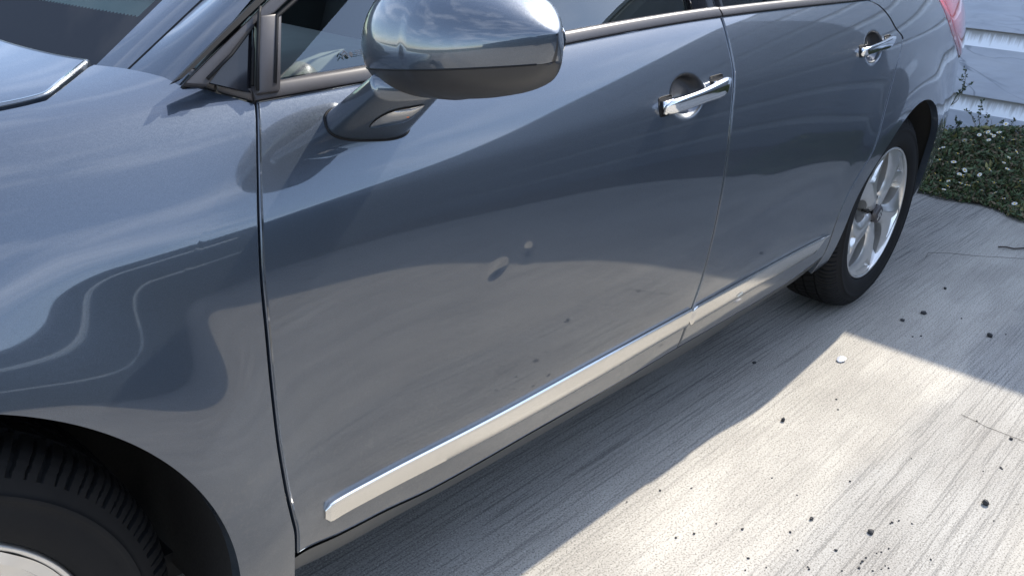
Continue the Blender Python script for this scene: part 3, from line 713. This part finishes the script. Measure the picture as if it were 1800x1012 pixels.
# far side of the body: the same panels mirrored
for o in list(car.children):
    if o.name.split('.')[0] in ('front_door','rear_door','front_fender','quarter_panel','quarter_shoulder','sill_cover','belt_trim','door_window','windscreen_pillar','door_pillar','pillar_panel','roof_rail','rear_pillar','tail_lamp','door_card'):
        for src in [o]:
            c=src.copy(); sc.collection.objects.link(c); c.scale=(1,-1,1); c.location=(0,1.86,0); c.parent=car
            if 'label' in c: del c['label']
# rear end closing panel
V=[]
for v in np.linspace(0,1,20):
    s=-.62+.82*v; b=body(3.80,s,False).ravel(); V.append([(3.80+.16*math.sin(math.pi*u),b[1]+(1.86-2*b[1])*u,b[2]) for u in np.linspace(0,1,40)])
grid('rear_bumper',np.array(V),M['paint'],car)

# ---------------------------------------------------------------- wheels
def build_wheel():
    w=bpy.data.objects.new('wheel',None); sc.collection.objects.link(w); w.parent=car
    prof=[(.226,.052),(.232,.040),(.245,.0335),(.262,.0315),(.280,.0328),(.283,.0312),(.288,.0316),(.2905,.0352),(.297,.0375),(.313,.0450),(.323,.053),(.3305,.063),(.3340,.075),(.3355,.088),(.337,.0975),(.331,.0985),(.331,.1035),(.3375,.1045),(.338,.122),(.338,.138),(.331,.139),(.331,.145),(.338,.146),(.338,.176),(.331,.177),(.331,.183),(.338,.184),(.3375,.205),(.334,.225),(.320,.245),(.300,.262),(.24,.262),(.226,.25)]
    den=[]
    for a,b in zip(prof[:-1],prof[1:]):
        d=math.hypot(a[0]-b[0],a[1]-b[1]); k=max(1,int(d/.004)) if .055<a[1]<.2 or a[0]>.3 else 2
        for q in range(k): den.append((a[0]+(b[0]-a[0])*q/k,a[1]+(b[1]-a[1])*q/k))
    den.append(prof[-1]); den=np.array(den); n=1440; T=np.arange(n)*2*math.pi/n
    NB_=68; r=den[:,0][None]; y=den[:,1][None]
    Tw=T[:,None]*NB_/(2*math.pi)+.35*np.sin(3*T)[:,None]+.2*np.sin(8*T)[:,None]
    ph=(Tw+ (y-.06)*9)%1
    g=((ph<.20)|((ph>.52)&(ph<.60)&(y<.095)))&(r>.3115)&(y<.0975)
    ph2=(Tw-(y-.12)*14)%1
    g2=(ph2<.17)&(r>.3365)&(y>.10)&(y<.225)
    rr=r-.0052*g-.005*g2; yy=y+.0035*g*(y<.08)+0*T[:,None]
    P=np.stack([rr*np.cos(T)[:,None],yy,rr*np.sin(T)[:,None]],-1)
    m=len(den); F=[]
    i=np.arange(n)[:,None]; j=np.arange(m-1)[None]; i2=(i+1)%n
    F=np.stack([i*m+j,i*m+j+1,i2*m+j+1,i2*m+j],-1).reshape(-1,4)
    ty=link('tyre',P.reshape(-1,3),F,M['tyre'],w)
    sharp(ty,40)
    # rim barrel and lip
    pr=[(.219,.235),(.205,.20),(.198,.13),(.200,.085),(.208,.066),(.2165,.056),(.2185,.047),(.2195,.0435),(.2235,.0425),(.2265,.0455),(.2275,.052)]
    V=[[(r_*math.cos(t),y_,r_*math.sin(t)) for r_,y_ in pr] for t in np.linspace(0,2*math.pi,181)]
    rim=grid('rim',np.array(V),M['alloy'],w)
    # five broad spokes
    for q in range(5):
        a0=R(54+72*q); nr,nc=44,34; V=[]
        for i_ in range(nr):
            v=i_/(nr-1); r_=.030+(.2175-.030)*v
            hw=float(pchip([.03,.048,.062,.085,.115,.150,.180,.205,.2175],[36,35.4,30,22,18.5,22,28.5,34.3,35.8],r_)); tw=float(pchip([.03,.09,.15,.2175],[0,5,3,-3],r_))
            y0=float(pchip([.03,.05,.09,.16,.2175],[.052,.050,.046,.045,.047],r_))
            row=[]
            for c in range(nc):
                k=2*c/(nc-1)-1; th=a0+R(tw+hw*k); cr_=(1-abs(k)**3)
                y=y0+.012*(1-cr_)+.0 ; 
                # ridge along the leading side and a triangular pocket near the rim
                y-=.004*math.exp(-((k-.25)/.22)**2)*float(sstep(.05,.10,r_))
                pk=(r_-.160)/.044
                if 0<pk<1:
                    lim=.52*pk; e=max(0,min(1,(lim-abs(k+.08))/.10))*float(sstep(0,.12,pk))*float(sstep(1.0,.90,pk)); y+=.013*e
                y+=.010*math.exp(-(((r_-.060)/.011)**2))*max(0,abs(k)-.45)
                row.append((r_*math.cos(th),y,r_*math.sin(th)))
            V.append(row)
        V=np.array(V)
        n_,m_=V.shape[:2]; F=gfaces(n_,m_); B=V.reshape(-1,3); extra=[]; FF=[F]
        base=n_*m_
        for side,jj in ((0,0),(1,m_-1)):
            e=V[:,jj].copy(); 
            for st_,(dy) in enumerate((.006,.034)):
                e2=e.copy(); e2[:,1]+=dy; extra.append(e2)
            b0=base+side*2*n_; i_=np.arange(n_-1)
            FF.append(np.stack([i_*m_+jj,(i_+1)*m_+jj,b0+i_+1,b0+i_],-1)); FF.append(np.stack([b0+i_,b0+i_+1,b0+n_+i_+1,b0+n_+i_],-1))
        o=link('spoke',np.concatenate([B]+extra),np.concatenate(FF),M['alloy'],w); fix_normals(o); sharp(o,42)
    # hub, bolts, cap
    V=[[(r_*math.cos(t),y_,r_*math.sin(t)) for r_,y_ in ((.0,.036),(.020,.0362),(.027,.0385),(.0295,.042),(.0300,.052))] for t in np.linspace(0,2*math.pi,61)]
    cap=grid('centre_cap',np.array(V),M['satin'],w)
    for dz in (.004,-.010):
        pts=[(-.016,dz-.006),(0,dz+.008),(.016,dz-.006),(.016,dz-.0005),(0,dz+.0135),(-.016,dz-.0005)]
        prism('chevron',[(x,.0350,z) for x,z in pts],(0,.0015,0),M['alloy'],cap)
    for q in range(5):
        a=R(18+72*q); V=[[(.052*math.cos(a)+r_*math.cos(t),y_,.052*math.sin(a)+r_*math.sin(t)) for r_,y_ in ((.0,.058),(.0085,.058),(.0095,.064),(.0095,.08))] for t in np.linspace(0,2*math.pi,7)]
        grid('wheel_bolt',np.array(V),M['disc'],w)
    V=[[(r_*math.cos(t),y_,r_*math.sin(t)) for r_,y_ in ((.03,.105),(.135,.105),(.140,.109),(.140,.125))] for t in np.linspace(0,2*math.pi,91)]
    grid('brake_disc',np.array(V),M['disc'],w)
    V=[[(r_*math.cos(t),.150,r_*math.sin(t)) for r_ in (.0,.22)] for t in np.linspace(0,2*math.pi,61)]
    grid('brake_backplate',np.array(V),M['void'],w)
    return w
w0=build_wheel(); w0.location=(REAR_X,.006,WHEEL_Z); w0.rotation_euler=(0,0,0)
def dup(o,parent):
    c=o.copy(); sc.collection.objects.link(c); c.parent=parent
    for ch in list(o.children): dup(ch,c)
    return c
for x,flip,rot in ((0,0,R(14)),(0,1,0),(REAR_X,1,0)):
    w=dup(w0,car); w.rotation_euler=(0,rot,0)
    if flip: w.rotation_euler=(0,0,math.pi); w.location=(x,1.854,WHEEL_Z)
    else: w.location=(x,.006,WHEEL_Z)
# wheel wells
for cx in (0,REAR_X):
    V=[]
    for a in np.linspace(R(-17) if cx==0 else R(3),R(190),60):
        ra=.398 if cx==0 else .388; xe=cx+ra*math.cos(a); ye=float(body(xe,s_of_z(xe,max(.345+ra*math.sin(a),.22))[0],False)[1])+.006
        V.append([(cx+r_*math.cos(a),y_,.345+r_*math.sin(a)) for r_,y_ in ((ra,ye),(ra+.010,ye+.03),(ra+.02,ye+.09),(ra+.02,.34),(.1,.345))])
    grid('arch_liner',np.array(V),M['liner'],car)

# ---------------------------------------------------------------- ground, bed, shed, plants
def struct(o): o['kind']='structure'; return o
def plane(name,x0,x1,y0,y1,z,mat): return struct(link(name,[(x0,y0,z),(x1,y0,z),(x1,y1,z),(x0,y1,z)],[[0,1,2,3]],mat,smooth=False))
plane('surrounding_ground',-120,120,-120,120,-.03,simple('dry_earth_and_grass',(.10,.10,.05),.95,0,.4,1.5))
box_=lambda name,lo,hi,mat: struct(box(name,lo,hi,mat))
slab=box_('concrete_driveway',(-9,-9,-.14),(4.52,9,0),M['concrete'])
SHX=5.42
soil=simple('bed_soil',(.045,.035,.025),.95,0,.4,20)
V=[];nx,ny=20,200
for i in range(nx):
    u=i/(nx-1)
    V.append([(4.50+u*(SHX-4.48)+(.05*math.sin(q*.9)+.03*math.sin(q*2.3) if i==0 else 0),-6+q*.06,-.01+.09*math.sin(min(1,u*2)*math.pi/2)+.012*math.sin(q*1.7+i)) for q in range(ny)])
struct(link('flower_bed_soil',np.array(V).reshape(-1,3),gfaces(nx,ny),soil))
shed=thing('shed','pale blue-white painted shed wall of horizontal boards behind the flower bed','shed',(SHX,0,0))
def roofz(y):
    return 2.93+.0*y if y<=-1.3 else 2.93-.20*(y+1.3)
# boards: each one a face with a cut-under foot and a sloping weathered ledge on the one below
def board(i,y0,y1,shed=shed,face=None,led=None):
    zt=.735-.363*i; z0=zt-.363
    pr=[(0,z0+.0),(0,zt-.012-.0),(.0,zt),(.018,zt+.004),(.022,zt)]
    # local: x grows into the wall; ledge (light, streaked) sits below the shadow line of the board above
    prof=[(.030,z0),(.0,z0),(.0,zt-.088),(.018,zt-.040),(.030,zt-.036)]
    ns=3; ys=np.linspace(y0,y1,ns)
    P=np.array([[(x,y,z) for y in ys] for x,z in ((.030,z0+.0),(.000,z0+.001),(-.001,z0+.006),(0,z0+.1),(0,zt-.092))])
    b=grid('board',P,face or M['wall'],shed); b.data.polygons.foreach_set('use_smooth',[False]*len(b.data.polygons))
    P=np.array([[(x,y,z) for y in ys] for x,z in ((0,zt-.092),(.004,zt-.083),(.022,zt-.030),(.030,zt-.0))])
    grid('ledge',P,led or M['ledge'],b,uv=True)
    return b
for i in range(-6,3): board(i,-1.1,5.0)
store=thing('store','unseen slate grey boarded store added beside the pale shed for its dark reflection in the doors','store',(SHX,0,0))  # unseen dark boards, put in to darken what the doors reflect
sl=simple('slate_boards',(.115,.125,.145),.55,0,.2,3)
for i in range(-6,3): board(i,-14.0,-1.105,store,sl,simple('slate_ledge',(.17,.18,.19),.6) if i==-6 else bpy.data.materials['slate_ledge'])
y=[-6.2,-1.3,5.0]
# gable-shaped body of the shed behind the boards
prism('shed_body',[(.031,-14.0,-.1),(.031,5.0,-.1),(.031,5.0,roofz(5)),(.031,-1.3,roofz(-1.3)),(.031,-14.0,roofz(-14.0))],(3.2,0,0),simple('shed_inner',(.5,.52,.56),.7),shed)
prism('shed_roof',[(-.0,-14.1,roofz(-14)+.0),(-.0,-1.3,2.93),(-.0,5.1,roofz(5.0)),(-.0,5.1,roofz(5)+.03),(-.0,-1.3,2.96),(-.0,-14.1,roofz(-14)+.03)],(3.4,0,0),simple('roof_sheet',(.28,.30,.32),.5),shed)
# leaf scatter, then an unseen dark wall added for its reflection in the paintwork
def leaf_mass(name,n,posf,size,cols,seed,tri=False):
    rr=random.Random(seed); V=[];F=[];mi=[]
    for i in range(n):
        p=posf(rr); s=size*rr.uniform(.5,1.3); d=Vector((rr.gauss(0,1),rr.gauss(0,1),rr.gauss(0,1)+.6)).normalized(); a=d.orthogonal().normalized(); a.rotate(Matrix.Rotation(rr.random()*6.28,3,d)); b=d.cross(a)
        k=len(V); q=Vector(p)
        V+= [q-a*s*.5,q+b*s*.22,q+a*s*.5+d*s*.12,q-b*s*.22]; F.append([k,k+1,k+2,k+3]); mi.append(rr.randrange(len(cols)))
    me=bpy.data.meshes.new(name); me.from_pydata([tuple(v) for v in V],[],F)
    for c in cols: me.materials.append(c)
    me.polygons.foreach_set('material_index',mi); me.update()
    o=bpy.data.objects.new(name,me); sc.collection.objects.link(o); return o
gd=[simple('leaf_a',(.030,.060,.018),.55,0,.3,8),simple('leaf_b',(.045,.080,.022),.55,0,.3,8),simple('leaf_c',(.020,.038,.014),.6,0,.3,8)]
gw=thing('garage','unseen dark green garage wall added across the driveway for its reflection in the car','garage',(0,-7.0,0))  # unseen wall, added so the paint reflects something dark and smooth
gm=simple('dark_green_paint',(.030,.045,.042),.5,0,.15,3)
box('garage_wall',(-13,-.4,-.1),(5.3,0,2.35),gm,gw)
box('garage_roof',(-13.2,-2.4,2.35),(5.4,.25,2.50),simple('garage_roof_sheet',(.06,.065,.07),.5),gw)
wp=simple('white_gloss_paint',(.75,.78,.76),.4)
for z_,h_ in ((1.78,.12),(.93,.06)): box('reflection_rail',(1.5,.40,z_),(3.9,.46,z_+h_),wp,gw,.004)  # added rails: their reflections draw the pale arcs on the fender
gw.location=(0,-7.4,0)
# ground cover in the bed
gg=[simple('daisy_leaf_a',(.050,.085,.030),.6,0,.3,30),simple('daisy_leaf_b',(.075,.105,.042),.6,0,.3,30),simple('daisy_leaf_c',(.030,.048,.022),.7,0,.3,30),simple('dry_stem',(.13,.10,.06),.8,0,.3,30)]
def bedz(x,y):
    u=max(0,min(1,(x-4.5)/.9)); return .03+.20*math.sin(min(1,u*1.7)*math.pi/2)*(.8+.25*math.sin(y*5.1)+.15*math.sin(y*11+x*7))
def cp(r):
    y=r.uniform(-1.6,2.2); x=4.43+.97*r.random()+.05*math.sin(y*7)+.03*math.sin(y*17)
    return (x,y,bedz(x,y)*(r.random()**.45)+.004)
gc=leaf_mass('ground_cover',80000,cp,.026,gg,11); gc['kind']='stuff'; tag(gc,'low dark green daisy foliage filling the bed between concrete and shed','ground cover')
gl_=leaf_mass('broad_leaves',5000,cp,.052,[gg[0],gg[1],simple('yellowed_leaf',(.16,.15,.05),.6,0,.3,30)],12); gl_['kind']='stuff'; tag(gl_,'broader mixed green and yellowed leaves among the daisy foliage','leaves')
def stems():
    r=random.Random(3); V=[];F=[]
    for i in range(1500):
        y=r.uniform(-1.4,2.0); x=r.uniform(4.5,5.35); z=bedz(x,y)*.8; a=r.random()*6.28; l=r.uniform(.05,.16); d=Vector((math.cos(a),math.sin(a),r.uniform(.2,1.3))).normalized()
        p=Vector((x,y,z)); q=p+d*l; s=Vector((-math.sin(a),math.cos(a),0))*.0011; k=len(V); V+=[p-s,p+s,q+s*.5,q-s*.5]; F.append([k,k+1,k+2,k+3])
    return V,F
V,F=stems(); o=link('loose_stems',[tuple(v) for v in V],F,gg[3],smooth=False); o['kind']='stuff'; tag(o,'thin dry stems tangled through the green bed','stems')
# daisies
wh=simple('daisy_petal',(.78,.78,.76),.6,0,.04,80); ye=simple('daisy_eye',(.62,.42,.04),.6)
def daisy_mesh():
    V=[(0,0,.0015)];F=[]
    for i in range(14):
        a=i*2*math.pi/14; b=.16
        k=len(V); V+=[(.004*math.cos(a-b),.004*math.sin(a-b),.001),(.0115*math.cos(a-b*.9),.0115*math.sin(a-b*.9),.0025),(.0130*math.cos(a),.0130*math.sin(a),.0028),(.0115*math.cos(a+b*.9),.0115*math.sin(a+b*.9),.0025),(.004*math.cos(a+b),.004*math.sin(a+b),.001)]
        F.append([k,k+1,k+2,k+3,k+4])
    e0=len(F)
    k=len(V); ring=12
    for j,(r_,z_) in enumerate(((.0046,.001),(.0042,.0035),(.0022,.005))):
        V+=[(r_*math.cos(i*2*math.pi/ring),r_*math.sin(i*2*math.pi/ring),z_) for i in range(ring)]
    for j in range(2):
        for i in range(ring): F.append([k+j*ring+i,k+j*ring+(i+1)%ring,k+(j+1)*ring+(i+1)%ring,k+(j+1)*ring+i])
    F.append([k+2*ring+i for i in range(ring)])
    # stalk
    s=len(V); V+=[(.0007*math.cos(q*2.09),.0007*math.sin(q*2.09),z) for z in (0,-.06) for q in range(3)]
    for q in range(3): F.append([s+q,s+(q+1)%3,s+3+(q+1)%3,s+3+q])
    me=bpy.data.meshes.new('daisy'); me.from_pydata(V,[],F); me.materials.append(wh); me.materials.append(ye); me.materials.append(gg[0])
    mi=[0]*e0+[1]*(len(F)-e0-3)+[2]*3; me.polygons.foreach_set('material_index',mi); me.update(); return me
dm=daisy_mesh(); r=random.Random(21)
spots=[]
def gpt(px,py,z=0.0,x=None):
    F_=1501.798; d=_f+_r2*((px-900)/F_)-_u2*((py-506)/F_); c=Vector((-0.0508187,-0.8728605,1.1968096))
    t=(x-c.x)/d.x if x is not None else (z-c.z)/d.z; return c+d*t
DPX=[(1692,230),(1706,249),(1721,240),(1731,235),(1737,235),(1742,239),(1747,242),(1756,236),(1762,245),(1754,221),(1768,221),(1781,249),(1794,244),(1792,250),(1738,249),(1695,250),(1710,258),(1756,264),(1786,270),(1773,280),(1665,288),(1676,288),(1683,273),(1680,299),(1695,302),(1667,321),(1643,308),(1653,321),(1665,330),(1659,336),(1686,309),(1692,311),(1693,314),(1688,325),(1699,328),(1703,329),(1722,310),(1718,323),(1726,338),(1739,301),(1749,342),(1770,300),(1783,361),(1764,289),(1650,265),(1658,262),(1652,284),(1747,324),(1793,322),(1764,352)]
for i,(px,py) in enumerate(DPX):
    # walk down the ray until it meets the foliage
    c=Vector((-0.0508187,-0.8728605,1.1968096)); e=gpt(px,py,0.0); best=e
    for k in range(400):
        p=c+(e-c)*(k/400.)
        if 4.42<p.x<SHX-.03 and p.z<bedz(p.x,p.y)+.02: best=p;break
    else:
        best=gpt(px,py,x=SHX-.05)
    o=bpy.data.objects.new('daisy',dm); sc.collection.objects.link(o); o.location=best+Vector((-.004,0,.008)); o.rotation_euler=(r.uniform(-.5,.5),r.uniform(-.9,.1),r.random()*6); s=r.uniform(.72,1.12); o.scale=(s,s,s)
    tag(o,'small white daisy with a yellow eye open in the green bed beside the shed','daisy','daisies in the bed')
# bare twiggy weeds standing in front of the shed wall
def weed(name,base,tops,label,seed,rad=.0022,mat=None):
    w=thing(name,label,'weed',tuple(base)); rr=random.Random(seed); mat=mat or gg[2]
    for path in tops:
        pts=[Vector(base)]+[Vector(q) for q in path]; L_=[tuple(p-Vector(base)) for p in pts]; P=resample(L_,12)
        P[1:-1]+=np.array([[rr.gauss(0,.003) for _ in range(3)] for _ in range(len(P)-2)])
        tube('stem',P,np.linspace(rad,rad*.4,12),gg[3] if rr.random()<.5 else gg[2],w,5)
        V=[];F=[]
        for i in range(5,12):
            for q in range(rr.randrange(2,5)):
                p=Vector(P[i]); d=Vector((rr.gauss(0,1),rr.gauss(0,1),rr.gauss(.3,1))).normalized(); l=rr.uniform(.008,.022); a=d.orthogonal()*l*.3; k=len(V)
                V+=[p,p+d*l*.5+a,p+d*l,p+d*l*.5-a]; F.append([k,k+1,k+2,k+3])
        o=link('leaf_cluster',[tuple(v) for v in V],F,gg[2],w,smooth=False); o['kind']='stuff'
def W(px,py,x=5.30): return gpt(px,py,x=x)
weed('twiggy_weed',W(1668,190),[[W(1685,172),W(1698,140),W(1694,121)],[W(1690,160),W(1703,150),W(1712,143)],[W(1694,150),W(1690,135)]],'dry twiggy weed leaning out by the tail of the car against the shed',1)
weed('twiggy_weed',W(1722,232),[[W(1722,205),W(1727,178)],[W(1712,215),W(1702,196),W(1698,195)]],'bare upright weed with two shoots left of centre in the bed',2)
weed('twiggy_weed',W(1682,224),[[W(1682,212),W(1680,207)],[W(1688,215)]],'short stubby weed close behind the rear bumper',3)
weed('twiggy_weed',W(1735,236),[[W(1735,215),W(1735,200)]],'single thin dark weed shoot standing straight up',4)
weed('twiggy_weed',W(1765,240),[[W(1776,222),W(1784,212)],[W(1768,228),W(1760,214)]],'spindly forked weed at the right end of the bed',5)
# ---------------------------------------------------------------- bits on the concrete
sm=simple('dark_grit',(.022,.022,.024),.7,0,.4,200)
def pebble(px,py,size,label,seed,group=None,mat=None,flat=.7,name='pebble',cat='pebble'):
    p=gpt(px,py,0.0); rr=random.Random(seed); bm=bmesh.new(); bmesh.ops.create_icosphere(bm,subdivisions=2,radius=1)
    for v in bm.verts: v.co*=1+rr.uniform(-.22,.22)
    me=bpy.data.meshes.new(name); bm.to_mesh(me); bm.free(); me.materials.append(mat or sm)
    o=bpy.data.objects.new(name,me); sc.collection.objects.link(o); s=size; o.scale=(s*rr.uniform(.8,1.3),s*rr.uniform(.7,1.1),s*flat); o.location=(p.x,p.y,s*flat*.75); o.rotation_euler=(0,0,rr.random()*6)
    return tag(o,label,cat,group)
pebble(1376,740,.0062,'angular black stone alone in the sunlit concrete near the car shadow',1,flat=1.0)
pebble(1731,886,.0072,'largest black stone, by the right edge of the sunlit concrete',2,flat=1.0)
pebble(1426,912,.0050,'dark chip low in the middle of the sunlit concrete',3)
pebble(1739,592,.0085,'round dark stone in the shade of the shed, right of the wheel',4,flat=.9)
pebble(1777,772,.0050,'small dark stone on the hairline crack at the right',5)
pebble(1530,936,.0065,'darkest crumb in the cluster of black grit at the bottom right',6)
pebble(1586,564,.0070,'small stone in the shade midway between silver chip and wheel',7)
pebble(1623,552,.0085,'grey stone in the shade right of the wheel foot',8,flat=.8)
pebble(1661,508,.0070,'single dark stone on the shaded concrete nearest the flower bed',9)
pebble(1326,638,.0075,'flat dark flake in the car shadow beside the sill',10,flat=.4)
pebble(1305,522,.0001,'',0) if False else None
grit=[(1215,858),(1160,862),(1102,882),(1220,938),(1401,870),(1357,840),(1494,846),(1565,920),(1568,918),(1580,915),(1562,964),(1636,983),(1603,920),(1510,998),(1556,994),(1562,998),(1549,1000),(1534,1003),(1513,990),(1516,986),(1522,980),(1541,972),(1549,970),(1469,967),(1420,996),(1422,1000),(1402,967),(1315,981),(1310,1002),(1188,945),(1473,720),(1604,592),(1619,591),(1717,740),(1728,828),(1747,915),(1759,822),(1761,824),(1602,806),(1389,935),(1470,702),(1690,560),(1768,588),(1480,1003),(1259,920),(1305,930),(1347,997)]
r=random.Random(8)
for i,(px,py) in enumerate(grit):
    pebble(px,py,r.uniform(.0016,.0032),'small crumb of black grit scattered on the concrete',100+i,'crumbs of black grit on the concrete',name='grit_crumb',cat='grit')
# silver chip, twig, wire
p=gpt(1480,634); cv=[]
pts=[(-.022,.004),(-.016,.013),(.0,.016),(.012,.012),(.016,.002),(.010,-.010),(-.006,-.009),(-.018,-.004)]
o=prism('silver_chip',[(p.x+a*.95,p.y+b*.95,.002+.007*(a+.02)/.04) for a,b in pts],(0,0,.0022),simple('silver_paint_flake',(.42,.44,.50),.5,.2,.1,60),bev=.0006); tag(o,'flat silver paint chip lying in the sunlit corner of the concrete','chip')
tw=simple('bark',(.05,.04,.035),.8)
o=tube('twig',[gpt(1755,434,.008),gpt(1768,434,.010),gpt(1782,437,.006),gpt(1800,436,.008),gpt(1825,440,.006)],.0035,tw); tag(o,'short dark twig lying in the shade near the flower bed edge','twig')
o=tube('wire_strand',[gpt(1627,452,.002),gpt(1632,444,.002),gpt(1670,445,.002),gpt(1720,450,.002),gpt(1760,452,.002),gpt(1820,456,.002)],.0006,tw,k=4); tag(o,'thin curved root fibre on the shaded concrete beyond the wheel','fibre')
o=tube('dry_straw',[gpt(1690,728,.002),gpt(1735,750,.002),gpt(1790,771,.002),gpt(1830,790,.002)],.0006,tw,k=4); tag(o,'hair-thin dark straw across the bright concrete by the right edge','straw')

q=body(1.795,-.545,False).ravel()
o=prism('paper_scrap',[(q[0]-.012,q[1]-.0100,q[2]-.004),(q[0]+.010,q[1]-.0100,q[2]-.001),(q[0]+.013,q[1]-.0100,q[2]+.004),(q[0]-.009,q[1]-.0100,q[2]+.001)],(0,.0012,0),simple('pale_scrap',(.6,.58,.5),.8)); tag(o,'tiny pale scrap stuck on the bright moulding of the rear door','scrap')
